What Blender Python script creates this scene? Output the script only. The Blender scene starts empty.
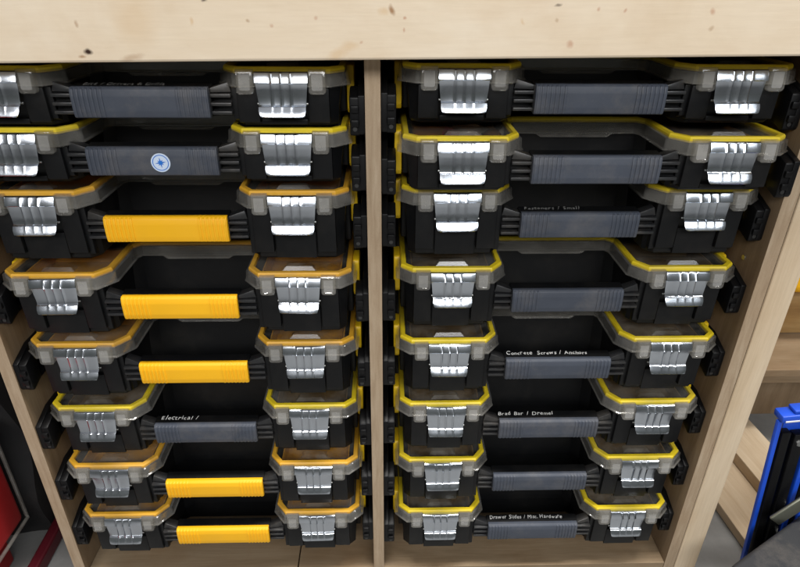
import bpy, bmesh, math, random
from mathutils import Vector, Matrix
random.seed(7)
SC = bpy.context.scene
COL = SC.collection
mm = 0.001

# ------------------------------------------------------------------ materials
def new_mat(name):
    m = bpy.data.materials.new(name); m.use_nodes = True
    nt = m.node_tree; nt.nodes.clear()
    out = nt.nodes.new('ShaderNodeOutputMaterial')
    p = nt.nodes.new('ShaderNodeBsdfPrincipled')
    nt.links.new(p.outputs[0], out.inputs[0])
    return m, nt, p, out

def N(nt, kind, **kw):
    n = nt.nodes.new(kind)
    for k, v in kw.items():
        if k in n.inputs.keys(): n.inputs[k].default_value = v
        else: setattr(n, k, v)
    return n

def plastic(name, col, rough=0.45, var=0.25, bump=0.15, scale=60, dust=0.0, spec=0.5):
    m, nt, p, out = new_mat(name)
    tc = N(nt, 'ShaderNodeTexCoord')
    oi = N(nt, 'ShaderNodeObjectInfo')
    add = N(nt, 'ShaderNodeVectorMath', operation='ADD')
    nt.links.new(tc.outputs['Object'], add.inputs[0]); nt.links.new(oi.outputs['Location'], add.inputs[1])
    n1 = N(nt, 'ShaderNodeTexNoise', Scale=scale * 0.25, Detail=6.0, Roughness=0.65)
    nt.links.new(add.outputs[0], n1.inputs['Vector'])
    mix = N(nt, 'ShaderNodeMix', data_type='RGBA')
    d = tuple(c * (1 - var) for c in col[:3]) + (1,)
    b = tuple(min(1, c * (1 + var)) for c in col[:3]) + (1,)
    mix.inputs[6].default_value = d; mix.inputs[7].default_value = b
    nt.links.new(n1.outputs[0], mix.inputs[0])
    colout = mix.outputs[2]
    if dust > 0:
        n3 = N(nt, 'ShaderNodeTexNoise', Scale=14.0, Detail=8.0, Roughness=0.75)
        nt.links.new(add.outputs[0], n3.inputs['Vector'])
        rp = N(nt, 'ShaderNodeValToRGB')
        rp.color_ramp.elements[0].position = 0.48; rp.color_ramp.elements[0].color = (0, 0, 0, 1)
        rp.color_ramp.elements[1].position = 0.80; rp.color_ramp.elements[1].color = (dust, dust, dust, 1)
        nt.links.new(n3.outputs[0], rp.inputs[0])
        mx = N(nt, 'ShaderNodeMix', data_type='RGBA')
        mx.inputs[7].default_value = (0.30, 0.26, 0.21, 1)
        nt.links.new(rp.outputs[0], mx.inputs[0]); nt.links.new(colout, mx.inputs[6])
        colout = mx.outputs[2]
    nt.links.new(colout, p.inputs['Base Color'])
    mr = N(nt, 'ShaderNodeMapRange'); mr.inputs['To Min'].default_value = max(0.05, rough - 0.12); mr.inputs['To Max'].default_value = rough + 0.15
    n4 = N(nt, 'ShaderNodeTexNoise', Scale=25.0, Detail=5.0)
    nt.links.new(add.outputs[0], n4.inputs['Vector'])
    nt.links.new(n4.outputs[0], mr.inputs['Value']); nt.links.new(mr.outputs[0], p.inputs['Roughness'])
    p.inputs['Specular IOR Level'].default_value = spec
    if bump:
        n2 = N(nt, 'ShaderNodeTexNoise', Scale=scale * 20, Detail=2.0)
        nt.links.new(tc.outputs['Object'], n2.inputs['Vector'])
        bp = N(nt, 'ShaderNodeBump', Strength=bump, Distance=0.0004)
        nt.links.new(n2.outputs[0], bp.inputs['Height']); nt.links.new(bp.outputs[0], p.inputs['Normal'])
    return m

def clear(name, opacity, col=(0.62, 0.60, 0.56, 1), rough=0.16, dust=0.10):
    """clear moulded plastic: see-through, glossy, lightly dusty"""
    m, nt, p, out = new_mat(name)
    tc = N(nt, 'ShaderNodeTexCoord'); oi = N(nt, 'ShaderNodeObjectInfo')
    add = N(nt, 'ShaderNodeVectorMath', operation='ADD')
    nt.links.new(tc.outputs['Object'], add.inputs[0]); nt.links.new(oi.outputs['Location'], add.inputs[1])
    n1 = N(nt, 'ShaderNodeTexNoise', Scale=18.0, Detail=8.0, Roughness=0.7)
    nt.links.new(add.outputs[0], n1.inputs['Vector'])
    mr = N(nt, 'ShaderNodeMapRange'); mr.inputs['From Min'].default_value = 0.4; mr.inputs['From Max'].default_value = 0.75
    mr.inputs['To Min'].default_value = opacity; mr.inputs['To Max'].default_value = min(1, opacity + dust)
    nt.links.new(n1.outputs[0], mr.inputs['Value'])
    tr = N(nt, 'ShaderNodeBsdfTransparent'); tr.inputs[0].default_value = (0.94, 0.93, 0.90, 1)
    p.inputs['Base Color'].default_value = col; p.inputs['Roughness'].default_value = rough + 0.1
    ms = N(nt, 'ShaderNodeMixShader')
    nt.links.new(mr.outputs[0], ms.inputs[0]); nt.links.new(tr.outputs[0], ms.inputs[1]); nt.links.new(p.outputs[0], ms.inputs[2])
    gl = N(nt, 'ShaderNodeBsdfGlossy'); gl.inputs['Roughness'].default_value = rough
    lw = N(nt, 'ShaderNodeLayerWeight'); lw.inputs['Blend'].default_value = .5
    pw = N(nt, 'ShaderNodeMath', operation='POWER'); pw.inputs[1].default_value = 5.0
    nt.links.new(lw.outputs['Facing'], pw.inputs[0])
    fr = N(nt, 'ShaderNodeMath', operation='MULTIPLY_ADD'); fr.inputs[1].default_value = .8; fr.inputs[2].default_value = .045
    nt.links.new(pw.outputs[0], fr.inputs[0])
    ms2 = N(nt, 'ShaderNodeMixShader')
    nt.links.new(fr.outputs[0], ms2.inputs[0]); nt.links.new(ms.outputs[0], ms2.inputs[1]); nt.links.new(gl.outputs[0], ms2.inputs[2])
    nt.links.new(ms2.outputs[0], out.inputs[0])
    return m

def metal(name, col, rough=0.2, scratches=True):
    m, nt, p, out = new_mat(name)
    p.inputs['Base Color'].default_value = col; p.inputs['Metallic'].default_value = 1
    tc = N(nt, 'ShaderNodeTexCoord'); oi = N(nt, 'ShaderNodeObjectInfo')
    add = N(nt, 'ShaderNodeVectorMath', operation='ADD')
    nt.links.new(tc.outputs['Object'], add.inputs[0]); nt.links.new(oi.outputs['Location'], add.inputs[1])
    n1 = N(nt, 'ShaderNodeTexNoise', Scale=40.0, Detail=3.0)
    nt.links.new(add.outputs[0], n1.inputs['Vector'])
    mr = N(nt, 'ShaderNodeMapRange'); mr.inputs['To Min'].default_value = max(.04, rough - 0.05); mr.inputs['To Max'].default_value = rough + 0.07
    nt.links.new(n1.outputs[0], mr.inputs['Value']); nt.links.new(mr.outputs[0], p.inputs['Roughness'])
    n2 = N(nt, 'ShaderNodeTexNoise', Scale=70.0, Detail=3.0)
    nt.links.new(add.outputs[0], n2.inputs['Vector'])
    bp = N(nt, 'ShaderNodeBump', Strength=0.008, Distance=0.002)
    nt.links.new(n2.outputs[0], bp.inputs['Height']); nt.links.new(bp.outputs[0], p.inputs['Normal'])
    return m

def wood(name, c_dark, c_mid, c_light, stretch=(1, 12, 12), scale=4.0, knots=0.0, rough=0.6, bump=0.2, stain=0.0, knot_scale=(5.0, 14.0, 14.0), fine=0.35):
    m, nt, p, out = new_mat(name)
    tc = N(nt, 'ShaderNodeTexCoord')
    mp = N(nt, 'ShaderNodeMapping'); mp.inputs['Scale'].default_value = stretch
    nt.links.new(tc.outputs['Object'], mp.inputs[0])
    n1 = N(nt, 'ShaderNodeTexNoise', Scale=scale, Detail=8.0, Roughness=0.6, Distortion=0.6)
    nt.links.new(mp.outputs[0], n1.inputs['Vector'])
    rp = N(nt, 'ShaderNodeValToRGB'); e = rp.color_ramp.elements
    e[0].position = 0.28; e[0].color = c_dark; e[1].position = 0.72; e[1].color = c_light
    k = e.new(0.5); k.color = c_mid
    nt.links.new(n1.outputs[0], rp.inputs[0])
    # fine fibres
    mp2 = N(nt, 'ShaderNodeMapping'); mp2.inputs['Scale'].default_value = tuple(s * (1 if s < 3 else 6) for s in stretch)
    nt.links.new(tc.outputs['Object'], mp2.inputs[0])
    n2 = N(nt, 'ShaderNodeTexNoise', Scale=scale * 4, Detail=4.0, Roughness=0.7)
    nt.links.new(mp2.outputs[0], n2.inputs['Vector'])
    mx = N(nt, 'ShaderNodeMix', data_type='RGBA', blend_type='MULTIPLY'); mx.inputs[0].default_value = fine
    r2 = N(nt, 'ShaderNodeValToRGB'); r2.color_ramp.elements[0].position = 0.3; r2.color_ramp.elements[0].color = (.5, .45, .4, 1); r2.color_ramp.elements[1].position = 0.6
    nt.links.new(n2.outputs[0], r2.inputs[0])
    nt.links.new(rp.outputs[0], mx.inputs[6]); nt.links.new(r2.outputs[0], mx.inputs[7])
    co = mx.outputs[2]
    if stain > 0:
        n5 = N(nt, 'ShaderNodeTexNoise', Scale=7.0, Detail=6.0, Roughness=0.6)
        nt.links.new(tc.outputs['Object'], n5.inputs['Vector'])
        r5 = N(nt, 'ShaderNodeValToRGB'); r5.color_ramp.elements[0].position = .5; r5.color_ramp.elements[0].color = (0, 0, 0, 1)
        r5.color_ramp.elements[1].position = .75; r5.color_ramp.elements[1].color = (stain,) * 3 + (1,)
        nt.links.new(n5.outputs[0], r5.inputs[0])
        m5 = N(nt, 'ShaderNodeMix', data_type='RGBA', blend_type='MULTIPLY'); m5.inputs[7].default_value = (.72, .55, .38, 1)
        nt.links.new(r5.outputs[0], m5.inputs[0]); nt.links.new(co, m5.inputs[6]); co = m5.outputs[2]
    if knots > 0:
        mpk = N(nt, 'ShaderNodeMapping'); mpk.inputs['Scale'].default_value = knot_scale
        nt.links.new(tc.outputs['Object'], mpk.inputs[0])
        nd = N(nt, 'ShaderNodeTexNoise', Scale=3.0, Detail=3.0)
        nt.links.new(mpk.outputs[0], nd.inputs['Vector'])
        ad = N(nt, 'ShaderNodeMix', data_type='VECTOR'); ad.inputs[0].default_value = 0.08
        nt.links.new(mpk.outputs[0], ad.inputs[4]); nt.links.new(nd.outputs['Color'], ad.inputs[5])
        vo = N(nt, 'ShaderNodeTexVoronoi', Scale=1.0); vo.inputs['Randomness'].default_value = 1
        nt.links.new(ad.outputs[1], vo.inputs['Vector'])
        r3 = N(nt, 'ShaderNodeValToRGB'); q = r3.color_ramp.elements
        q[0].position = 0.0; q[0].color = (.10, .035, .015, 1); q[1].position = 0.16; q[1].color = (1, 1, 1, 1)
        z = q.new(0.055); z.color = (.42, .20, .10, 1)
        z = q.new(0.085); z.color = (.86, .70, .54, 1)
        nt.links.new(vo.outputs['Distance'], r3.inputs[0])
        m3 = N(nt, 'ShaderNodeMix', data_type='RGBA', blend_type='MULTIPLY'); m3.inputs[0].default_value = knots
        nt.links.new(co, m3.inputs[6]); nt.links.new(r3.outputs[0], m3.inputs[7]); co = m3.outputs[2]
    nt.links.new(co, p.inputs['Base Color']); p.inputs['Roughness'].default_value = rough
    p.inputs['Specular IOR Level'].default_value = 0.3
    bp = N(nt, 'ShaderNodeBump', Strength=bump, Distance=0.001)
    nt.links.new(n2.outputs[0], bp.inputs['Height']); nt.links.new(bp.outputs[0], p.inputs['Normal'])
    return m

M = {
 'black': plastic('black_plastic', (0.0042, 0.0045, 0.0052), 0.42, 0.3, 0.25, 60, dust=0.035, spec=.27),
 'black_rail': plastic('black_rail_plastic', (0.0035, 0.0035, 0.004), 0.40, 0.2, 0.1, 60, dust=0.015, spec=.25),
 'grip_grey': plastic('slate_grip_rubber', (0.050, 0.059, 0.080), 0.55, 0.3, 0.2, 90, dust=0.26),
 'grip_yellow': plastic('yellow_grip_rubber', (0.95, 0.49, 0.006), 0.5, 0.05, 0.15, 60, dust=0.03),
 'rim_yellow': plastic('yellow_rim', (0.76, 0.57, 0.018), 0.42, 0.18, 0.05, 100, dust=.30),
 'rim_orange': plastic('amber_rim', (0.74, 0.39, 0.030), 0.42, 0.18, 0.05, 100, dust=.30),
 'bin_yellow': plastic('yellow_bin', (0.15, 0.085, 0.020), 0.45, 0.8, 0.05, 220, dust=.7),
 'bin_amber': plastic('amber_bin', (0.62, 0.29, 0.010), 0.45, 0.5, 0.05, 160, dust=.3),
 'handle': plastic('lit_black_plastic', (0.013, 0.0135, 0.015), 0.36, 0.3, 0.25, 60, dust=0.20, spec=.6),  # base and dust lightened to paint the light caught by the fins
 'clip_yellow': plastic('yellow_clip', (0.80, 0.52, 0.010), 0.45, 0.12, 0.05, 60),
 'lid': clear('clear_lid_plate', 0.015, dust=0.16),
 'skirt': clear('clear_lid_skirt', 0.075, col=(0.62, 0.60, 0.56, 1), rough=0.08, dust=0.12),
 'lug_sheen': clear('lug_reflection', 0.30, col=(.60, .59, .57, 1), rough=.2, dust=.15),  # paler pane puts the bright reflection on each lug into the material
 'chrome': metal('bright_latch_steel', (0.56, 0.60, 0.66, 1), 0.20),
 'steel': metal('zinc_steel', (0.55, 0.56, 0.55, 1), 0.35),
 'pine': wood('pale_pine', (.64, .52, .375, 1), (.69, .58, .44, 1), (.73, .635, .505, 1), (1.6, 4, 4), 3.0, stain=.25, fine=.07, bump=.08),
 'stud': wood('pine_stud', (.52, .40, .26, 1), (.61, .48, .33, 1), (.68, .56, .41, 1), (5, 5, 1), 3.0, stain=.25, fine=.2),
 'ply_face': wood('plywood_face', (.17, .112, .062, 1), (.24, .165, .098, 1), (.31, .228, .145, 1), (8, 8, 1.2), 3.0, stain=.5, fine=.3),
 'ply_floor': wood('plywood_floor', (.20, .14, .08, 1), (.27, .195, .12, 1), (.33, .25, .16, 1), (1.2, 8, 8), 3.0, stain=.5, fine=.3),
 'ply_edge': wood('plywood_edge', (.33, .24, .155, 1), (.41, .31, .21, 1), (.48, .38, .27, 1), (60, 10, 6), 2.5, stain=.3, fine=.35),
 'golden_ply': wood('golden_plywood', (.28, .16, .06, 1), (.36, .22, .085, 1), (.44, .29, .13, 1), (1.2, 8, 8), 3.0, stain=.4),
 'white_ink': plastic('white_paint_marker', (0.80, 0.80, 0.78), 0.6, 0.02, 0, 60),
 'grey_ink': plastic('shaded_paint_marker', (0.16, 0.16, 0.155), 0.6, 0.3, 0, 60),  # white marker greyed, the shade on the lettering put into its colour
 'sticker_white': plastic('sticker_white', (0.62, 0.72, 0.88), 0.35, 0.02, 0, 60),
 'sticker_blue': plastic('sticker_blue', (0.02, 0.17, 0.62), 0.35, 0.02, 0, 60),
 'red': plastic('red_plastic', (0.36, 0.010, 0.012), 0.5, 0.15, 0.05, 60),
 'dark_red': plastic('dark_red_plastic', (0.085, 0.006, 0.012), 0.4, 0.2, 0.05, 60),
 'blue': plastic('blue_paint', (0.012, 0.075, 0.55), 0.32, 0.15, 0.05, 60),
 'bag': plastic('black_bag_fabric', (0.010, 0.010, 0.011), 0.75, 0.35, 0.6, 80, dust=0.06),
 'case': plastic('charcoal_case', (0.022, 0.023, 0.026), 0.6, 0.2, 0.3, 60, dust=0.25),
 'brown': plastic('brown_wood_knob', (0.13, 0.055, 0.018), 0.5, 0.2, 0.05, 60),
 'tan': plastic('tan_cardboard', (0.36, 0.26, 0.16), 0.7, 0.2, 0.05, 60),
 'white': plastic('white_paint', (0.75, 0.75, 0.74), 0.4, 0.05, 0, 60),
 'polybag': clear('clear_polybag', 0.40, col=(.75, .70, .68, 1), rough=.1, dust=.2),
}
def concrete():
    m, nt, p, out = new_mat('grey_concrete')
    tc = N(nt, 'ShaderNodeTexCoord')
    n1 = N(nt, 'ShaderNodeTexNoise', Scale=5.0, Detail=10.0, Roughness=0.7); nt.links.new(tc.outputs['Object'], n1.inputs['Vector'])
    rp = N(nt, 'ShaderNodeValToRGB'); e = rp.color_ramp.elements
    e[0].position = .3; e[0].color = (.16, .16, .155, 1); e[1].position = .7; e[1].color = (.27, .27, .262, 1)
    nt.links.new(n1.outputs[0], rp.inputs[0]); nt.links.new(rp.outputs[0], p.inputs['Base Color']); p.inputs['Roughness'].default_value = .6
    n2 = N(nt, 'ShaderNodeTexNoise', Scale=120.0, Detail=4.0); nt.links.new(tc.outputs['Object'], n2.inputs['Vector'])
    bp = N(nt, 'ShaderNodeBump', Strength=.2, Distance=.002); nt.links.new(n2.outputs[0], bp.inputs['Height']); nt.links.new(bp.outputs[0], p.inputs['Normal'])
    return m
M['concrete'] = concrete()

def add_marks(m, marks):
    # knots, nail holes and resin spots, each where it sits on the board
    nt = m.node_tree; p = next(n for n in nt.nodes if n.type == 'BSDF_PRINCIPLED')
    src = p.inputs['Base Color'].links[0].from_socket
    tc = N(nt, 'ShaderNodeTexCoord'); nz = N(nt, 'ShaderNodeTexNoise', Scale=90.0, Detail=4.0)
    nt.links.new(tc.outputs['Object'], nz.inputs['Vector'])
    wob = N(nt, 'ShaderNodeMix', data_type='VECTOR'); wob.inputs[0].default_value = .006
    nt.links.new(tc.outputs['Object'], wob.inputs[4]); nt.links.new(nz.outputs['Color'], wob.inputs[5])
    for (x, z, rx, rz, col, s) in marks:
        mp = N(nt, 'ShaderNodeMapping', vector_type='TEXTURE'); mp.inputs['Location'].default_value = (x + .003, -.0385, z); mp.inputs['Scale'].default_value = (rx, .05, rz)
        mp.inputs['Rotation'].default_value = (0, (x * 37) % 1 - .5, 0)
        nt.links.new(wob.outputs[1], mp.inputs[0])
        ln = N(nt, 'ShaderNodeVectorMath', operation='LENGTH'); nt.links.new(mp.outputs[0], ln.inputs[0])
        mr = N(nt, 'ShaderNodeMapRange'); mr.inputs['From Min'].default_value = .35; mr.inputs['From Max'].default_value = 1.15; mr.inputs['To Min'].default_value = s; mr.inputs['To Max'].default_value = 0
        nt.links.new(ln.outputs['Value'], mr.inputs['Value'])
        mx = N(nt, 'ShaderNodeMix', data_type='RGBA'); mx.inputs[7].default_value = col
        nt.links.new(mr.outputs[0], mx.inputs[0]); nt.links.new(src, mx.inputs[6]); src = mx.outputs[2]
    nt.links.new(src, p.inputs['Base Color'])
_D = (.03, .012, .006, 1); _B = (.30, .16, .07, 1); _R = (.40, .17, .09, 1); _L = (.58, .40, .22, 1)
add_marks(M['pine'], [(-.2786, .7306, .0045, .0028, _D, 1), (-.285, .7265, .004, .002, _B, .7), (-.153, .7772, .004, .0022, _D, .8), (-.0253, .7265, .013, .006, _L, .5), (-.012, .734, .010, .005, _L, .45),
  (.0307, .7678, .0032, .0055, _B, .9), (.0225, .7664, .006, .0045, _L, .5), (-.0446, .7611, .0025, .002, _R, .4), (-.0909, .7545, .0022, .0022, _R, .4), (-.001, .7375, .002, .002, _R, .4), (.0436, .7598, .002, .0018, _R, .6), (.0436, .748, .0015, .0025, _R, .5),
  (.1976, .7706, .004, .0014, _D, .6), (.239, .7663, .002, .0025, _R, .5), (.2661, .7656, .002, .0028, _R, .5), (.1979, .7559, .0022, .0022, _B, .4), (.356, .7634, .0028, .004, _R, .5), (.3582, .7477, .003, .0025, _B, .4), (.2131, .7338, .004, .004, _R, .5),
  (.1628, .7559, .002, .004, _L, .5), (-.1129, .7589, .0025, .0022, _B, .5), (-.2357, .7243, .014, .004, _B, .4), (-.225, .76, .024, .030, _L, .35), (-.17, .758, .002, .004, _L, .6), (-.38, .752, .012, .006, _L, .4), (-.283, .757, .002, .003, _B, .5)])

M['dark_steel'] = metal('blackened_steel', (.10, .10, .10, 1), .4)
M['brass'] = metal('dull_brass', (.50, .38, .20, 1), .35)
# ------------------------------------------------------------------ mesh helpers
def finish(name, bm, mat, parent=None, smooth=0.0, mats=None):
    bmesh.ops.recalc_face_normals(bm, faces=bm.faces[:])
    me = bpy.data.meshes.new(name); bm.to_mesh(me); bm.free()
    for m in (mats or [mat]): me.materials.append(m)
    if smooth:
        for f in me.polygons: f.use_smooth = True
        me.set_sharp_from_angle(angle=math.radians(smooth))
    o = bpy.data.objects.new(name, me); COL.objects.link(o)
    if parent: o.parent = parent
    return o

def empty(name, loc=(0, 0, 0), rz=0):
    o = bpy.data.objects.new(name, None); COL.objects.link(o)
    o.location = loc; o.rotation_euler = (0, 0, rz); o.empty_display_size = .05
    return o

def tag(o, label=None, cat=None, group=None, kind=None):
    if label: o['label'] = label
    if cat: o['category'] = cat
    if group: o['group'] = group
    if kind: o['kind'] = kind
    return o

def box(bm, x0, x1, y0, y1, z0, z1, bev=0.0, seg=2, mi=0, mat=None):
    """axis aligned box in mm, bevelled"""
    t = bmesh.new()
    bmesh.ops.create_cube(t, size=1)
    for v in t.verts:
        v.co = Vector(((x0 + x1) / 2 + v.co.x * (x1 - x0), (y0 + y1) / 2 + v.co.y * (y1 - y0), (z0 + z1) / 2 + v.co.z * (z1 - z0))) * mm
    if bev: bmesh.ops.bevel(t, geom=t.edges[:], offset=bev * mm, segments=seg, profile=.5, affect='EDGES')
    if mat is not None: bmesh.ops.transform(t, matrix=mat, verts=t.verts[:])
    merge(bm, t, mi)

def merge(bm, t, mi=0):
    mp = {}
    for v in t.verts: mp[v] = bm.verts.new(v.co)
    for f in t.faces:
        try:
            g = bm.faces.new([mp[v] for v in f.verts]); g.material_index = mi
        except ValueError: pass
    t.free()

def inset(poly, d):
    """inward offset of a CCW polygon"""
    n = len(poly); out = []
    for i in range(n):
        p0 = Vector(poly[i - 1]); p1 = Vector(poly[i]); p2 = Vector(poly[(i + 1) % n])
        a = (p1 - p0).normalized(); b = (p2 - p1).normalized()
        na = Vector((-a.y, a.x)); nb = Vector((-b.y, b.x))
        k = 1 + na.dot(nb)
        o = (na + nb) / k
        out.append((p1.x + o.x * d, p1.y + o.y * d))
    return out

def ring(bm, poly, z):
    return [bm.verts.new((x * mm, y * mm, z * mm)) for x, y in poly]

def bridge(bm, a, b, mi=0):
    n = len(a)
    for i in range(n):
        f = bm.faces.new((a[i], a[(i + 1) % n], b[(i + 1) % n], b[i])); f.material_index = mi

def loft(bm, rings, cap0=True, cap1=True, close=False, mi=0):
    vs = [ring(bm, p, z) for p, z in rings]
    for a, b in zip(vs, vs[1:]): bridge(bm, a, b, mi)
    if close: bridge(bm, vs[-1], vs[0], mi)
    else:
        if cap0: bm.faces.new(vs[0][::-1]).material_index = mi
        if cap1: bm.faces.new(vs[-1]).material_index = mi

def cyl(bm, p0, p1, r, seg=16, mi=0):
    a = Vector(p0) * mm; b = Vector(p1) * mm
    t = bmesh.new()
    bmesh.ops.create_cone(t, cap_ends=True, segments=seg, radius1=r * mm, radius2=r * mm, depth=(b - a).length)
    q = Vector((0, 0, 1)).rotation_difference((b - a).normalized()).to_matrix().to_4x4()
    bmesh.ops.transform(t, matrix=Matrix.Translation((a + b) / 2) @ q, verts=t.verts[:])
    merge(bm, t, mi)

def prism_yz(bm, pts, x0, x1, bev=0.0):
    """polygon in the y-z plane extruded along x"""
    t = bmesh.new()
    a = [t.verts.new((x0 * mm, y * mm, z * mm)) for y, z in pts]
    b = [t.verts.new((x1 * mm, y * mm, z * mm)) for y, z in pts]
    bridge(t, a, b); t.faces.new(a[::-1]); t.faces.new(b)
    bmesh.ops.recalc_face_normals(t, faces=t.faces[:])
    if bev: bmesh.ops.bevel(t, geom=t.edges[:], offset=bev * mm, segments=2, profile=.5, affect='EDGES')
    merge(bm, t)

def writing(text, h, width, mat, name, parent, seed=1, thick=0.35):
    """hand lettering: letters of a plain font, each a little off"""
    rnd = random.Random(seed)
    bm = bmesh.new(); x = 0.0
    for ch in text:
        if ch == ' ': x += 0.36; continue
        cu = bpy.data.curves.new('letter', 'FONT'); cu.body = ch; cu.size = 1.0; cu.extrude = 0.02; cu.offset = 0.0; cu.resolution_u = 3
        cu.shear = 0.12
        to = bpy.data.objects.new('letter', cu); COL.objects.link(to)
        dg = bpy.context.evaluated_depsgraph_get(); dg.update()
        me = bpy.data.meshes.new_from_object(to.evaluated_get(dg))
        xs = [v.co.x for v in me.vertices]; w = max(xs) - min(xs); x0 = min(xs)
        ang = rnd.uniform(-.10, .10); s = rnd.uniform(.88, 1.12); dy = rnd.uniform(-.05, .06)
        rot = Matrix.Translation((x, dy, 0)) @ Matrix.Rotation(ang, 4, 'Z') @ Matrix.Diagonal((s, s * rnd.uniform(.92, 1.08), 1, 1)) @ Matrix.Translation((-x0, 0, 0))
        t = bmesh.new(); t.from_mesh(me); bmesh.ops.transform(t, matrix=rot, verts=t.verts[:]); merge(bm, t)
        x += w * s + rnd.uniform(.08, .14)
        bpy.data.objects.remove(to); bpy.data.curves.remove(cu); bpy.data.meshes.remove(me)
    sx = width / x; 
    bmesh.ops.transform(bm, matrix=Matrix.Diagonal((sx * mm, h / 0.75 * mm, 0.004, 1)), verts=bm.verts[:])
    return finish(name, bm, mat, parent)

# ------------------------------------------------------------------ the organizer
HALF = [(86, 98), (86, 24), (104, 1), (214, 1), (232, 18), (232, 312), (224, 322)]
LIDP = [(80, 105)] + HALF[0:] + [(-x, y) for x, y in reversed(HALF)] + [(-80, 105)]
TX = 158.5
def foot(d, ry):
    """body outline whose recess wall stands at ry"""
    k = ry / 105
    return inset([(x, y * k if abs(x) < 90 and 90 < y < 110 else y) for x, y in LIDP], d)

def latch_mesh():
    prof = [(5, 1.0), (1.0, 1.4), (-1.0, .4), (-1.5, -.4), (-4.7, -9.0), (-4.9, -9.9), (-4.4, -10.6), (-2.6, -11.4), (-2.3, -12.4), (-2.3, -18), (-2.4, -24),
            (-2.8, -30), (-3.6, -33.6), (-5.2, -35.0), (-6.8, -35.6), (-9.2, -39.8), (-11.6, -44.3), (-11.9, -45.3), (-11.2, -46.2), (-9.5, -46.4)]
    xs = [-1, -.97, -.8, -.6, -.5]
    fl = []
    FC = (-10.6, 0, 10.6)
    for c in FC:
        fl += [c - 2.4, c - 1.5, c - .8, c, c + .8, c + 1.5, c + 2.4]
    def bump(x):
        b = 0
        for c in FC:
            d = abs(x - c)
            if d < 2.3: b = max(b, .5 + .5 * math.cos(math.pi * d / 2.3))
        return b
    bm = bmesh.new(); front = []; back = []
    for (y, z) in prof:
        w = 29.5 - 3.2 * min(1, max(0, -z - 4) / 32)
        if z < -40: w -= 5.5 * (1 - math.sqrt(max(0, 1 - ((-z - 40) / 6.5) ** 2)))
        if z > -11: w = 29.5
        row = []; rb = []
        cols = [w * k for k in xs] + fl + [-w * k for k in reversed(xs)]
        f = 1.0 if -35.3 < z < -9.5 else (.55 if -36 < z < .2 else 0)
        for x in cols:
            d = bump(x) * 1.2 * f
            edge = .5 * max(0, (abs(x) - w + 2) / 2)
            row.append(bm.verts.new((x * mm, (y - d + edge) * mm, z * mm)))
            rb.append(bm.verts.new((x * mm, (y - d * .9 + 1.3) * mm, (z - .2) * mm)))
        front.append(row); back.append(rb)
    n = len(front[0])
    for g, s in ((front, 1), (back, -1)):
        for i in range(len(prof) - 1):
            for j in range(n - 1):
                q = (g[i][j], g[i][j + 1], g[i + 1][j + 1], g[i + 1][j])
                bm.faces.new(q if s > 0 else q[::-1])
    for i in range(len(prof) - 1):
        for j in (0, n - 1): bm.faces.new((front[i][j], back[i][j], back[i + 1][j], front[i + 1][j]))
    for j in range(n - 1):
        for i in (0, len(prof) - 1): bm.faces.new((front[i][j], front[i][j + 1], back[i][j + 1], back[i][j]))
    return bm

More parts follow.
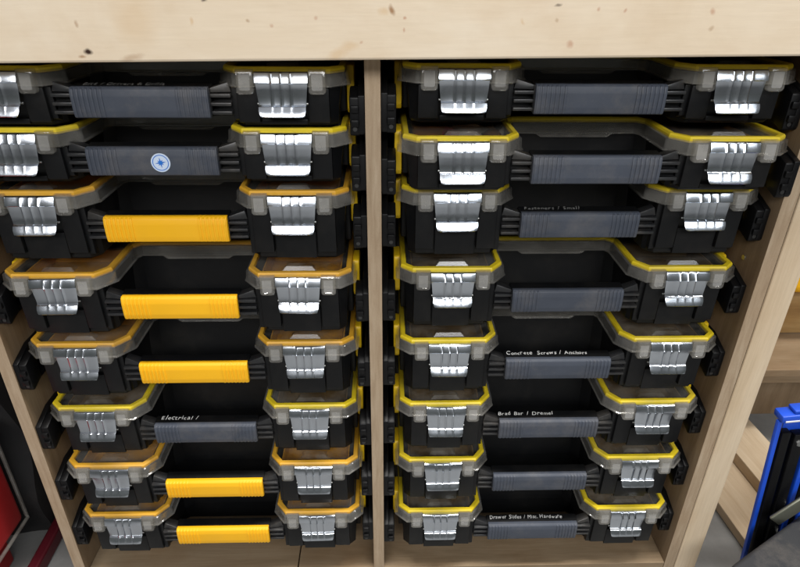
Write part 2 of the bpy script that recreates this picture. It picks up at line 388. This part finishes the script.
def make_organizer(deep, yellow):
    ZT = 90.0 if deep else 62.0
    root = empty('parts_organizer')
    rim = M['rim_orange'] if yellow == 'orange' else M['rim_yellow']
    # --- body
    bm = bmesh.new()
    loft(bm, [(foot(16, 66), 0), (foot(13, 66), 3), (foot(12.9, 97), 3.4), (foot(12, 98), ZT * .35), (foot(9, 101), ZT - 16), (inset(LIDP, 7.5), ZT - 15),
              (inset(LIDP, 7), ZT - 3), (inset(LIDP, 12), ZT - 3), (foot(14, 103), ZT - 16), (foot(19, 100), 8)])
    for s in (-1, 1):
        for dx in (-40, 40):
            cx = s * TX + dx
            prism_yz(bm, [(10, ZT - 15), (3.5, ZT - 17), (4.5, 13 if deep else 7), (12, 12 if deep else 6), (20, 12 if deep else 6), (20, ZT - 15)], cx - 12, cx + 12, 1.2)
        box(bm, s * TX - 26, s * TX + 26, 7.6, 12, 4, ZT - 50 if deep else 10, .8)
        for yy in (60, 130, 220, 285):
            a, b = sorted((s * 219, s * 227)); box(bm, a, b, yy - 9, yy + 9, 10, ZT - 16, 1.5)
        a, b = sorted((s * 100, s * 107))
        prism_yz(bm, [(18, ZT - 15), (8, ZT - 17), (9, 10), (18, 6)], a, b, .8)
    finish('body', bm, M['black'], root, 35)
    # --- yellow bins inside
    for s in (-1, 1):
        for (y0, y1) in ((20, 108), (112, 200)):
            t = bmesh.new()
            a, b = sorted((s * 105, s * 213))
            P = [(a, y0), (b, y0), (b, y1), (a, y1)]
            loft(t, [(inset(P, 4), ZT - 30), (P, ZT - 7), (inset(P, 1.8), ZT - 7), (inset(P, 5), ZT - 24)])
            finish('bin', t, M['bin_amber' if yellow == 'orange' or not deep else 'bin_yellow'], root, 30)
    # --- lid
    bm = bmesh.new()
    loft(bm, [(inset(LIDP, 11.6), ZT + .2), (inset(LIDP, 11.6), ZT + 2.6)], mi=0)
    lo = -15
    loft(bm, [(inset(LIDP, 3.7), ZT + 1.2), (inset(LIDP, 2.2), ZT + 1.0), (inset(LIDP, .5), ZT - .4), (inset(LIDP, .0), ZT - 6), (inset(LIDP, -.5), ZT + lo + 3), (inset(LIDP, -2.0), ZT + lo + 2), (inset(LIDP, -2.3), ZT + lo + .8), (inset(LIDP, -1.6), ZT + lo), (inset(LIDP, 1.6), ZT + lo),
              (inset(LIDP, 2.8), ZT - 5.5), (inset(LIDP, 3.2), ZT - 1.8), (inset(LIDP, 3.7), ZT - 1.4)], close=True, mi=1)
    # lip with a lower middle at the recess
    t = bmesh.new()
    a = [t.verts.new((x * mm, 101.8 * mm, z * mm)) for x, z in ((-50, ZT + lo), (-44, ZT + lo - 4), (44, ZT + lo - 4), (50, ZT + lo))]
    b = [t.verts.new((x * mm, 104.6 * mm, z * mm)) for x, z in ((-50, ZT + lo), (-44, ZT + lo - 4), (44, ZT + lo - 4), (50, ZT + lo))]
    bridge(t, a, b); t.faces.new(a); t.faces.new(b[::-1]); merge(bm, t, 1)
    # moulded finger arches on the plate
    for s in (-1, 1):
        for yy in (18, 150):
            t = bmesh.new()
            c = s * TX
            loft(t, [([(c - 22, yy), (c + 22, yy), (c + 20, yy + 15), (c - 20, yy + 15)], ZT + 2.8), ([(c - 17, yy + 3), (c + 17, yy + 3), (c + 15, yy + 12), (c - 15, yy + 12)], ZT + 8)])
            merge(bm, t, 0)
    lid = finish('lid', bm, None, root, 30, mats=[M['lid'], M['skirt']])
    # --- coloured rim
    bm = bmesh.new()
    loft(bm, [(inset(LIDP, 4.6), ZT - 1.2), (inset(LIDP, 3.9), ZT + .6), (inset(LIDP, 4.1), ZT + 3.6), (inset(LIDP, 5.6), ZT + 5.6), (inset(LIDP, 10.6), ZT + 5.6), (inset(LIDP, 11.4), ZT + 4.8), (inset(LIDP, 11.4), ZT + .1)], close=True)
    finish('rim', bm, rim, root, 30)
    # --- lugs
    for s in (-1, 1):
        for dx in (-40, 40):
            cx = s * TX + dx
            t = bmesh.new()
            def rr(w, zb, zt, r, y, n=5):
                pts = [(w, zt), (-w, zt)]
                for k in range(n + 1):
                    an = math.pi + math.pi / 2 * k / n; pts.append((-w + r + r * math.cos(an), zb + r + r * math.sin(an)))
                for k in range(n + 1):
                    an = 1.5 * math.pi + math.pi / 2 * k / n; pts.append((w - r + r * math.cos(an), zb + r + r * math.sin(an)))
                return [t.verts.new(((cx + x) * mm, (y - (0 if z < ZT - 4 else (z - ZT + 4) * -.45)) * mm, z * mm)) for x, z in pts]
            R = [rr(9.6, ZT - 22, ZT + 3.6, 4, 1), rr(9.6, ZT - 22, ZT + 3.6, 4, -5.2), rr(8.6, ZT - 21, ZT + 3.2, 4, -6.6), rr(6.6, ZT - 18.4, ZT + .2, 2.4, -6.7), rr(6.2, ZT - 17.8, ZT - .4, 2.2, -5.8)]
            for p, q in zip(R, R[1:]): bridge(t, p, q)
            t.faces.new(R[0]); t.faces.new(R[-1]).material_index = 1
            finish('lug', t, None, lid, 30, mats=[M['skirt'], M['lug_sheen']])
    # --- latches
    for s in (-1, 1):
        lb = latch_mesh()
        lo_ = finish('latch', lb, M['chrome'], root, 28)
        lo_.location = (s * TX * mm, 0, ZT * mm)
        t = bmesh.new(); cyl(t, (-28.3, 1, -33), (28.3, 1, -33), 1.2, 10)
        finish('latch_pin', t, M['steel'], lo_, 40)
    # --- handle
    bm = bmesh.new()
    hz = ZT - (43.5 if deep else 33.0)
    prism_yz(bm, [(4, hz - 15), (20, hz - 15), (21, hz - 9), (22, hz + 12), (21, hz + 19.2), (9, hz + 16.6), (4, hz + 16.2)], -77.5, 77.5, 1.0)
    for f in bm.faces: f.material_index = 1
    for s in (-1, 1):
        for dz in (-11, -1.5, 8):
            a, b = sorted((s * 76, s * 100)); box(bm, a, b, 2.5, 20, hz + dz - 2, hz + dz + 2, 1.2)
        a, b = sorted((s * 77.5, s * 100)); box(bm, a, b, 12, 21, hz - 15, hz + 14, 1.0, mi=1)
        t = bmesh.new()
        a_ = [t.verts.new((s * x * mm, y * mm, z * mm)) for x, y, z in ((77, 5, hz + 16), (97, 9, hz + 22), (97, 22, hz + 22), (77, 20, hz + 16))]
        b_ = [t.verts.new((s * x * mm, y * mm, z * mm)) for x, y, z in ((77, 5, hz + 11), (100, 8, hz + 11), (100, 22, hz + 11), (77, 20, hz + 11))]
        bridge(t, a_, b_); t.faces.new(a_); t.faces.new(b_[::-1])
        bmesh.ops.recalc_face_normals(t, faces=t.faces[:])
        bmesh.ops.bevel(t, geom=t.edges[:], offset=1 * mm, segments=2, profile=.5, affect='EDGES')
        merge(bm, t)
    handle = finish('handle', bm, None, root, 35, mats=[M['handle'], M['black']])
    bm = bmesh.new()
    prism_yz(bm, [(7, hz - 16.6), (1, hz - 16.6), (-1.6, hz - 15), (-2.6, hz - 8), (-2.6, hz + 8), (-1.4, hz + 15), (1.5, hz + 17.6), (7.5, hz + 17.6)], -76, 76, .9)
    for s in (-1, 1):
        for k in range(7):
            cx = s * (73 - k * 5.2)
            prism_yz(bm, [(3, hz - 16.9), (-2.2, hz - 15.2), (-3.6, hz - 8), (-3.6, hz + 8), (-2.2, hz + 15.6), (3, hz + 18.0)], cx - 1.5, cx + 1.5, .6)
    grip = finish('grip', bm, M['grip_yellow'] if yellow == 'orange' else M['grip_grey'], handle, 35)
    # --- side clips
    for s in (-1, 1):
        bm = bmesh.new()
        a, b = sorted((s * 228, s * 237))
        prism_yz(bm, [(52, ZT + 2), (86, ZT + 2), (88, ZT - 2), (88, ZT - 46), (84, ZT - 54), (54, ZT - 54), (50, ZT - 48), (50, ZT - 2)], a, b, 1.5)
        finish('side_clip', bm, M['clip_yellow'], root, 35)
    root['ZT'] = ZT
    return root

def children(o): return [c for c in COL.objects if c.parent == o]
def copy_tree(o, parent=None):
    c = o.copy(); COL.objects.link(c)
    if parent: c.parent = parent
    for ch in list(children(o)): copy_tree(ch, c)
    return c

XL, XR = -259.7, 262.5
ZL = [703.2, 634.8, 557.7, 446.8, 335.5, 221.6, 112.1, 5.7]
ZR = [706.4, 630.1, 559.6, 447.8, 337.2, 224.8, 111.1, 0.0]
YL = [-3.5, -.5, 2.2, -2.2, 2.9, 3.9, -2.9, -5.2]
YR = [5.1, -19.1, 7.1, 7.9, 2.6, 1.9, 2.3, -1.9]
ROWS = []
LL = [
 ('yellow', 'topmost organizer of the left bay, grey grip, in the shade of the pine board', ('Bits / Drivers & Drills', 92, 'grey_ink', -66, 8)),
 ('yellow', 'shallow black organizer with a round blue star sticker on its grey grip', None),
 ('orange', 'uppermost yellow-gripped organizer, directly under the one with the blue star sticker', None),
 ('orange', 'yellow-gripped organizer with another yellow grip directly above and directly below it', None),
 ('orange', 'yellow-gripped organizer directly above the grey-gripped one lettered Electrical', None),
 ('yellow', 'grey-gripped black organizer with Electrical / handwritten in white above its grip', ('Electrical /', 57, 'white_ink', -69, 9)),
 ('orange', 'yellow-gripped organizer directly beneath the grey-gripped one lettered Electrical', None),
 ('orange', 'lowest organizer of the left bay, yellow grip, just above the plywood floor', None)]
LR = [
 ('yellow', 'topmost organizer of the right bay, grey grip, shaded by the pine board', None),
 ('yellow', 'shallow organizer pulled forward of its stack, red and white parts under its clear lid', None),
 ('yellow', 'grey-gripped organizer with faint grey lettering, directly beneath the one pulled forward', ('Fasteners / Small', 73, 'grey_ink', -70, 8)),
 ('yellow', 'grey-gripped organizer without lettering, directly above the one lettered Concrete Screws', None),
 ('yellow', 'grey-gripped organizer handwritten Concrete Screws / Anchors in white', ('Concrete  Screws / Anchors', 119, 'white_ink', -73.5, 8)),
 ('yellow', 'grey-gripped organizer with Brad Bar handwritten in white above its grip', ('Brad Bar / Dremel', 86, 'white_ink', -76, 8)),
 ('yellow', 'grey-gripped organizer without lettering, between the ones lettered Brad Bar and Drawer Slides', None),
 ('yellow', 'lowest organizer of the right bay, handwritten Drawer Slides / Misc. Hardware', ('Drawer Slides / Misc. Hardware', 125, 'white_ink', -71.5, 8))]
protos = {}
def organizer(deep, col):
    k = (deep, col)
    if k not in protos:
        protos[k] = make_organizer(deep, col); return protos[k]
    return copy_tree(protos[k])
todo = []
for side, X0, Z, Y, LB in (('L', XL, ZL, YL, LL), ('R', XR, ZR, YR, LR)):
    for i in range(8):
        o = organizer(i >= 2, LB[i][0]); todo.append((o, X0, Z[i], Y[i], LB[i], side, i))
for o, X0, z, y, lb, side, i in todo:
    ZT = o['ZT']; del o['ZT']
    o.location = (X0 * mm, y * mm, (z - ZT) * mm)
    rl = random.Random(i * 5 + (side == 'R') * 77)
    for c in children(o):
        if c.name.split('.')[0] == 'latch':
            c.rotation_euler = (math.radians(rl.uniform(-1.6, 1.6)), math.radians(rl.uniform(-.5, .5)), math.radians(rl.uniform(-.8, .8)))
    tag(o, lb[1], 'organizer', 'tool organizers racked in the workbench')
    h = [c for c in children(o) if c.name.split('.')[0] == 'handle'][0]
    if lb[2]:
        txt, w, ink, x0, hh = lb[2]
        t = writing(txt, hh * .84, w, M[ink], 'handwriting', h, seed=i * 3 + (side == 'R'))
        t.location = (x0 * mm, 13.2 * mm, (ZT - (25.75 if i > 1 else 15.25)) * mm); t.rotation_euler = (math.radians(13.4), 0, 0)
    if side == 'L' and i == 1:
        g = [c for c in children(h) if c.name.split('.')[0] == 'grip'][0]
        bm = bmesh.new()
        cyl(bm, (0, 0, 0), (0, -.8, 0), 11.2, 40, 0)
        def star(n, r0, r1, yy, rot=0):
            vs = []
            for k in range(n * 2):
                a = math.pi * k / n + rot; r = r0 if k % 2 == 0 else r1
                vs.append(bm.verts.new((r * math.sin(a) * mm, yy * mm, r * math.cos(a) * mm)))
            c = bm.verts.new((0, yy * mm, 0))
            for k in range(n * 2):
                f = bm.faces.new((vs[k], vs[(k + 1) % (2 * n)], c)); f.material_index = 1
        star(4, 6.6, 1.6, -1.05); star(4, 4.6, 1.5, -1.0, math.pi / 4)
        for (ra, rb) in ((8.6, 9.5),):
            A = [bm.verts.new((ra * math.cos(a) * mm, -1.0 * mm, ra * math.sin(a) * mm)) for a in [2 * math.pi * k / 40 for k in range(40)]]
            B = [bm.verts.new((rb * math.cos(a) * mm, -1.0 * mm, rb * math.sin(a) * mm)) for a in [2 * math.pi * k / 40 for k in range(40)]]
            bridge(bm, A, B, 1)
        s = finish('sticker', bm, None, g, mats=[M['sticker_white'], M['sticker_blue']])
        s.location = (9.8 * mm, -2.7 * mm, (ZT - 33.0 + .5) * mm); s.rotation_euler = (0, math.radians(-8), 0)

# ------------------------------------------------------------------ the workbench cabinet
FZ = -133
bench = tag(empty('workbench', (0, 0, -.170)), 'plywood workbench cabinet with a pale pine board across its top and two open bays', 'workbench')
def bpart(name, mat, fn, smooth=0):
    bm = bmesh.new(); fn(bm); o = finish(name, bm, mat, bench, smooth); o.location = (0, 0, .170); return o
def both(x0, x1, y0, y1, z0, z1, bev=.6): return lambda bm: box(bm, x0, x1, y0, y1, z0, z1, bev)
def edged(name, x0, x1, y1, z0, z1):
    """plywood panel: veneer faces plus its raw front edge"""
    bm = bmesh.new()
    box(bm, x0, x1, 0, y1, z0, z1, .5)
    for f in bm.faces:
        f.material_index = 1 if f.calc_center_median().y < .002 else 0
    o = finish(name, bm, None, bench, mats=[M['ply_face'], M['ply_edge']]); o.location = (0, 0, .170); return o
edged('side_panel', -529, -511, 420, FZ - 18, 726)
edged('side_panel', 512.5, 530.5, 420, FZ - 18, 726)
edged('divider', -9, 9, 418, FZ + .3, 726)
bpart('stud', M['stud'], both(531.5, 569, -2, 86, FZ - 18, 726, 2))
bpart('base_panel', M['ply_floor'], both(-510.6, -144.6, .5, 420, FZ - 18, FZ, .8))
bpart('base_panel', M['ply_floor'], both(-142.4, 512.1, .5, 420, FZ - 18, FZ + .4, .8))
bpart('back_panel', M['ply_face'], both(-529, 530.5, 420.5, 438, FZ - 18, 726, .5))
bpart('worktop', M['ply_floor'], both(-640, 680, .5, 460, 727, 763, 1))
fb = bpart('front_board', M['pine'], both(-700, 740, -38.5, -.6, 721.5, 860, 2.5)); fb.rotation_euler = (0, -.0128, 0)
for x in (-520, 0, 520):
    for y in (30, 390): bpart('foot', M['stud'], both(x - 30, x + 30, y - 28, y + 28, -170, FZ - 18.2, 2))
def rail(side, xw, z, dy=0):
    """side +1: fixed to a wall on its left (extends to +x)"""
    bm = bmesh.new()
    def X(a, b): return tuple(sorted((xw + side * a, xw + side * b)))
    a, b = X(.3, 8); prism_yz(bm, [(2 + dy, z - 25), (40 + dy, z - 12), (320, z - 12), (320, z - 66), (4 + dy, z - 70), (2 + dy, z - 66)], a, b, 1)
    a, b = X(6, 18); prism_yz(bm, [(3 + dy, z - 27), (30 + dy, z - 18), (30 + dy, z - 64), (6 + dy, z - 72), (3 + dy, z - 68)], a, b, 2)
    a, b = X(6, 16); box(bm, a, b, 30, 318, z - 66, z - 60, 1)
    for zz in (z - 40, z - 56):
        a, b = X(7.5, 16.5); box(bm, a, b, -1 + dy, 8 + dy, zz - 4, zz + 4, 1.2)
    o = finish('mounting_rail', bm, M['black_rail'], bench, 35); o.location = (0, 0, .170)
    bm = bmesh.new(); cyl(bm, (xw + side * 12, 1.8 + dy, z - 63), (xw + side * 12, 4 + dy, z - 63), 2.6, 12)
    finish('screw', bm, M['dark_steel'], o, 40)
for i in range(8):
    rail(1, -511, ZL[i]); rail(-1, -9, ZL[i]); rail(1, 9, ZR[i]); rail(-1, 512.5, ZR[i], -12 if i == 1 else 14)

def panel_screw(x0, x1, y, z):
    bm = bmesh.new(); cyl(bm, (x0, y, z), (x1, y, z), 3.6, 16); o = finish('screw', bm, M['steel'], bench, 40); o.location = (0, 0, .170)
panel_screw(512.2, 510.8, 40, 455); panel_screw(512.2, 510.8, 60, -40); panel_screw(-510.8, -509.2, 45, 170)
# ------------------------------------------------------------------ loose contents of the pulled-out organizer
def blob(name, loc, r, mat, seed, label, cat, squash=(1, 1, 1), amt=.25):
    rnd = random.Random(seed); t = bmesh.new()
    bmesh.ops.create_icosphere(t, subdivisions=3, radius=1)
    ph = [rnd.uniform(0, 6) for _ in range(6)]
    for v in t.verts:
        k = 1 + amt * (math.sin(3 * v.co.x + ph[0]) * math.sin(4 * v.co.y + ph[1]) + .6 * math.sin(7 * v.co.z + ph[2]) * math.cos(6 * v.co.x + ph[3]))
        v.co = Vector((v.co.x * squash[0], v.co.y * squash[1], v.co.z * squash[2])) * k * r * mm
    o = finish(name, t, mat, None, 60); o.location = Vector(loc) * mm
    return tag(o, label, cat)
zb = ZR[1] - 17
blob('plastic_bag', (121, 70, zb + 6), 22, M['polybag'], 3, 'crumpled whitish clear bag lying under the clear lid of the pulled-out organizer', 'bag', (1.1, .8, .55))
blob('round_knob', (150, 58, zb + 4), 13, M['brown'], 4, 'round brown knob beside the crumpled bag under the clear lid', 'knob', (1, 1, .8), .03)
blob('plastic_bag', (168, 66, zb + 6), 15, M['polybag'], 5, 'small pale bag right of the brown knob, under the clear lid', 'bag', (.8, .9, .7))
def tube_fit():
    bm = bmesh.new(); cyl(bm, (-9, 0, 0), (9, 0, 0), 6, 20); cyl(bm, (-9, 0, 0), (-4, 0, 0), 8, 6); cyl(bm, (4, 0, 0), (9, 0, 0), 8, 6)
    o = finish('pipe_fitting', bm, M['red'], None, 40); o.location = (98 * mm, 58 * mm, (zb + 8) * mm); o.rotation_euler = (0, .3, .7)
    tag(o, 'small red fitting left of the crumpled bag under the clear lid', 'fitting')
tube_fit()
def card(name, loc, s, rz, mat, label):
    bm = bmesh.new(); box(bm, -s[0] / 2, s[0] / 2, -s[1] / 2, s[1] / 2, 0, s[2], 1.5)
    o = finish(name, bm, mat); o.location = Vector(loc) * mm; o.rotation_euler = (.05, .04, rz); tag(o, label, 'carton')
card('small_carton', (425, 62, zb - 10), (70, 46, 22), .06, M['tan'], 'tan carton lying in the right end of the pulled-out organizer, larger of two')
card('small_carton', (380, 40, zb - 10), (26, 30, 18), -.3, M['tan'], 'tan carton lying in the right end of the pulled-out organizer, smaller of two')

# ------------------------------------------------------------------ setting
bm = bmesh.new(); bmesh.ops.create_grid(bm, x_segments=1, y_segments=1, size=6)
tag(finish('floor', bm, M['concrete']), kind='structure').location = (0, 0, -.170)

# right: the next bay
nb = tag(empty('shelf_unit', (.9, .30, -.170)), 'golden plywood shelf with a doubled front edge, right of the bench upright', 'shelf')
bm = bmesh.new(); box(bm, 572, 1300, 440, 458, 70, 760, .5); finish('back_panel', bm, M['golden_ply'], nb, mats=None).matrix_parent_inverse = nb.matrix_world.inverted()
bm = bmesh.new(); box(bm, 572, 1300, 300, 458, 50, 68, 1.2); finish('shelf_board', bm, M['ply_floor'], nb).matrix_parent_inverse = nb.matrix_world.inverted()
bm = bmesh.new(); box(bm, 572, 1300, 304, 458, 31, 49, 1.2); finish('shelf_board', bm, M['ply_floor'], nb).matrix_parent_inverse = nb.matrix_world.inverted()
bm = bmesh.new(); box(bm, 572, 1300, 440, 458, -170, 30, .5); finish('lower_panel', bm, M['ply_face'], nb).matrix_parent_inverse = nb.matrix_world.inverted()
for c in children(nb): c.matrix_parent_inverse = Matrix.Identity(4); c.location = (-.9, -.30, .170)
bm = bmesh.new(); box(bm, 862, 1040, 372, 439, 205, 330, 22, 5)
tag(finish('yellow_case', bm, M['grip_yellow'], None, 40), 'yellow plastic case fixed to the golden plywood panel, at the right edge', 'case')
def plank(x0, x1, y0, y1, z0, z1, label):
    bm = bmesh.new(); box(bm, x0, x1, y0, y1, z0, z1, 1.5)
    o = tag(finish('wooden_plank', bm, M['pine_y']), label, 'plank', 'planks lying on the floor beside the bench'); o.rotation_euler = (0, 0, .07); o.location = (.012, -.052, 0)
M['pine_y'] = wood('pale_plank', (.50, .37, .24, 1), (.60, .47, .32, 1), (.68, .56, .41, 1), (9, 1, 9), 3.0, stain=.2, fine=.2)
plank(688, 784, 45, 470, -169, -148, 'pale plank lying flat on the concrete, the lower one, nearer the bench')
plank(785, 880, 45, 380, -169, -122, 'thicker pale plank on the concrete, higher one, farther from the bench')

# blue folding stand
st = tag(empty('folding_stand', (.656, .0, -.170)), 'blue and black folding metal stand with a grey wing lever, right of the bench', 'stand')
def spart(name, mat, fn, sm=35):
    bm = bmesh.new(); fn(bm); o = finish(name, bm, mat, st, sm); o.rotation_euler = (0, math.radians(-6.0), 0); return o
spart('upright', M['blue'], lambda b: (box(b, -2, 5, -4, 3, 0, 368, 1.2), box(b, 16, 60, 8, 11, 0, 360, 1)))
spart('upright', M['blue'], lambda b: (box(b, 49, 57, -8, 6, 0, 350, 1.5), box(b, 70, 78, -9, 6, 0, 340, 1.5)))
spart('insert', M['black_rail'], lambda b: (box(b, 8, 22, -6, 7, 2, 345, 2), box(b, 27, 44, -8, 7, 2, 340, 2)))
spart('insert', M['black_rail'], lambda b: (box(b, 59, 68, -6, 5, 2, 318, 2), box(b, 82, 116, -6, 5, 2, 318, 2)))
spart('cap', M['blue'], lambda b: (box(b, -1, 130, -10, 14, 369, 382, 3), box(b, 18, 130, -7, 12, 383, 389, 2)))
spart('stripe', M['white'], lambda b: box(b, 4, 126, -11.2, -10.2, 371, 374, .4))
for bx_, by_, bz_, br_, bs_ in ((52, -9.5, 180, 5, 16), (53, -8.5, 110, 5, 6), (35, -8.5, 325, 5, 6)):
    spart('bolt', M['steel'], lambda b: cyl(b, (bx_, by_ - 3, bz_), (bx_, by_ + 3, bz_), br_, bs_))
def wing(b):
    for (a, c, w) in (((20, 175), (70, 225), 13), ((70, 225), (120, 300), 11), ((70, 225), (128, 205), 12)):
        p = Vector((a[0], 0, a[1])); q = Vector((c[0], 0, c[1])); d = (q - p); L = d.length
        m = Matrix.Translation((p + d / 2) * mm + Vector((0, -.026, 0))) @ Matrix.Rotation(-math.atan2(d.z, d.x), 4, 'Y')
        box(b, -L / 2 - 5, L / 2 + 5, -3, 3, -w, w, 2.8, 3, mat=m)
M['olive_metal'] = metal('olive_zinc', (.40, .41, .33, 1), .4)
spart('wing_lever', M['olive_metal'], wing)

# charcoal case, near right corner
cs = tag(empty('storage_case', (.625, -.060, -.170), math.radians(29)), 'dark charcoal case with a worn top, at the near right corner', 'case')
bm = bmesh.new(); box(bm, -90, 260, -230, -2, 0, 140, 8, 3); finish('case_body', bm, M['case'], cs, 40)
bm = bmesh.new(); box(bm, -94, 264, -234, 2, 141, 170, 8, 4); finish('case_lid', bm, M['case'], cs, 40)

# left: black bag, red toolbox, dark red bar
def bag():
    r = tag(empty('tool_bag', (-.745, .50, -.170)), 'black fabric tool bag with sewn seams, left of the bench', 'bag')
    t = bmesh.new()
    bmesh.ops.create_cube(t, size=1)
    bmesh.ops.subdivide_edges(t, edges=t.edges[:], cuts=14, use_grid_fill=True)
    for v in t.verts:
        x, y, z = v.co
        k = 1 - (.16 if z > 0 else .03) * (abs(2 * z) ** 3)
        v.co = Vector((x * .23 * (1 + .12 * math.cos(3 * z) + .03 * math.sin(9 * z + 6 * y)) * k, y * .8 * k + .012 * math.sin(14 * z + 5 * x), (z + .5) * .56))
    finish('bag_body', t, M['bag'], r, 60)
    bm = bmesh.new()
    for dy in (-.30, -.14):
        for k in range(13):
            a = Vector((118, dy * 1000, 30 + k * 36)); cyl(bm, (96 + 14 * math.sin(k / 12 * math.pi), dy * 1000 + 6 * k, 30 + k * 36), (96 + 14 * math.sin((k + 1) / 12 * math.pi), dy * 1000 + 6 * (k + 1), 66 + k * 36), 4, 8)
    finish('piping', bm, M['bag'], r, 60)
bag()
tb = tag(empty('toolbox', (-.625, .06, -.170)), 'red plastic toolbox with a clear-edged lid, at the left edge', 'toolbox')
bm = bmesh.new(); box(bm, -260, -50, -150, 0, 0, 103, 8, 3); finish('box_body', bm, M['red'], tb, 40)
bm = bmesh.new(); box(bm, -270, -5, -156, 4, 105, 330, 12, 3); finish('box_lid', bm, M['red'], tb, 40)
bm = bmesh.new(); box(bm, -4.6, 1, -152, 6, 103, 108, 1.5, 3); box(bm, -4.6, 1, 1, 6, 109, 326, 1.5, 3); finish('clear_edge', bm, M['skirt'], tb, 40)
bm = bmesh.new(); box(bm, -6, 14, -300, 300, 0, 30, 4)
o = tag(finish('floor_bar', bm, M['dark_red']), 'dark red bar on the concrete between the black bag and the bench', 'bar'); o.location = (-.622, .05, -.1695); o.rotation_euler = (0, 0, .03)

# ------------------------------------------------------------------ camera
cam = bpy.data.cameras.new('camera'); co = bpy.data.objects.new('camera', cam); COL.objects.link(co)
cam.sensor_width = 36; cam.lens = 594.3 / 800 * 36; cam.clip_start = .01; cam.clip_end = 100
yaw, pitch, roll = (math.radians(a) for a in (1.70, 27.98, .49))
f = Vector((math.sin(yaw) * math.cos(pitch), math.cos(yaw) * math.cos(pitch), -math.sin(pitch)))
r = Vector((math.cos(yaw), -math.sin(yaw), 0)); u = r.cross(f)
r2 = math.cos(roll) * r + math.sin(roll) * u; u2 = -math.sin(roll) * r + math.cos(roll) * u
mw = Matrix((r2, u2, -f)).transposed().to_4x4(); mw.translation = Vector((.0122, -.6941, .8067))
co.matrix_world = mw
SC.camera = co

# ------------------------------------------------------------------ light: workshop strip lamps overhead, and one added fill
def lamp(loc, target, sx, sy, watt, col=(1, .96, .90)):
    l = bpy.data.lights.new('strip_and_fill_lamp', 'AREA'); l.shape = 'RECTANGLE'; l.size = sx; l.size_y = sy; l.energy = watt; l.color = col
    o = bpy.data.objects.new('strip_and_fill_lamp', l); COL.objects.link(o); o.location = loc
    o.rotation_euler = (Vector(target) - Vector(loc)).to_track_quat('-Z', 'Y').to_euler()
lamp((-.6, -3.2, 2.45), (0, 0, .3), 3.0, .9, 66, (1, .98, .96))
lamp((1.3, -2.8, 2.5), (0, 0, .3), 2.2, .9, 42, (.95, .98, 1))
lamp((.2, -.26, 2.6), (.2, -.05, 0), 1.6, .2, 62, (1, .97, .93))
lamp((1.5, -.2, 2.4), (.9, .1, 0), .25, 1.2, 22, (1, .97, .93))  # added fill, there only to brighten the planks right of the bench
w = bpy.data.worlds.new('World'); SC.world = w; w.use_nodes = True
nt = w.node_tree; bg = nt.nodes['Background']
tc = nt.nodes.new('ShaderNodeTexCoord'); sp = nt.nodes.new('ShaderNodeSeparateXYZ'); rp = nt.nodes.new('ShaderNodeValToRGB'); mr = nt.nodes.new('ShaderNodeMapRange')
mr.inputs['From Min'].default_value = -1
nt.links.new(tc.outputs['Generated'], sp.inputs[0]); nt.links.new(sp.outputs['Z'], mr.inputs['Value']); nt.links.new(mr.outputs[0], rp.inputs[0])
e = rp.color_ramp.elements; e[0].position = .3; e[0].color = (.05, .047, .04, 1); e[1].position = .8; e[1].color = (.16, .16, .165, 1)
k = e.new(.55); k.color = (.085, .09, .082, 1)
nt.links.new(rp.outputs[0], bg.inputs[0]); bg.inputs[1].default_value = 1.0

SC.view_settings.view_transform = 'Standard'; SC.view_settings.look = 'None'; SC.view_settings.exposure = 0.12; SC.view_settings.gamma = 1
SC.cycles.max_bounces = 8; SC.cycles.transparent_max_bounces = 24
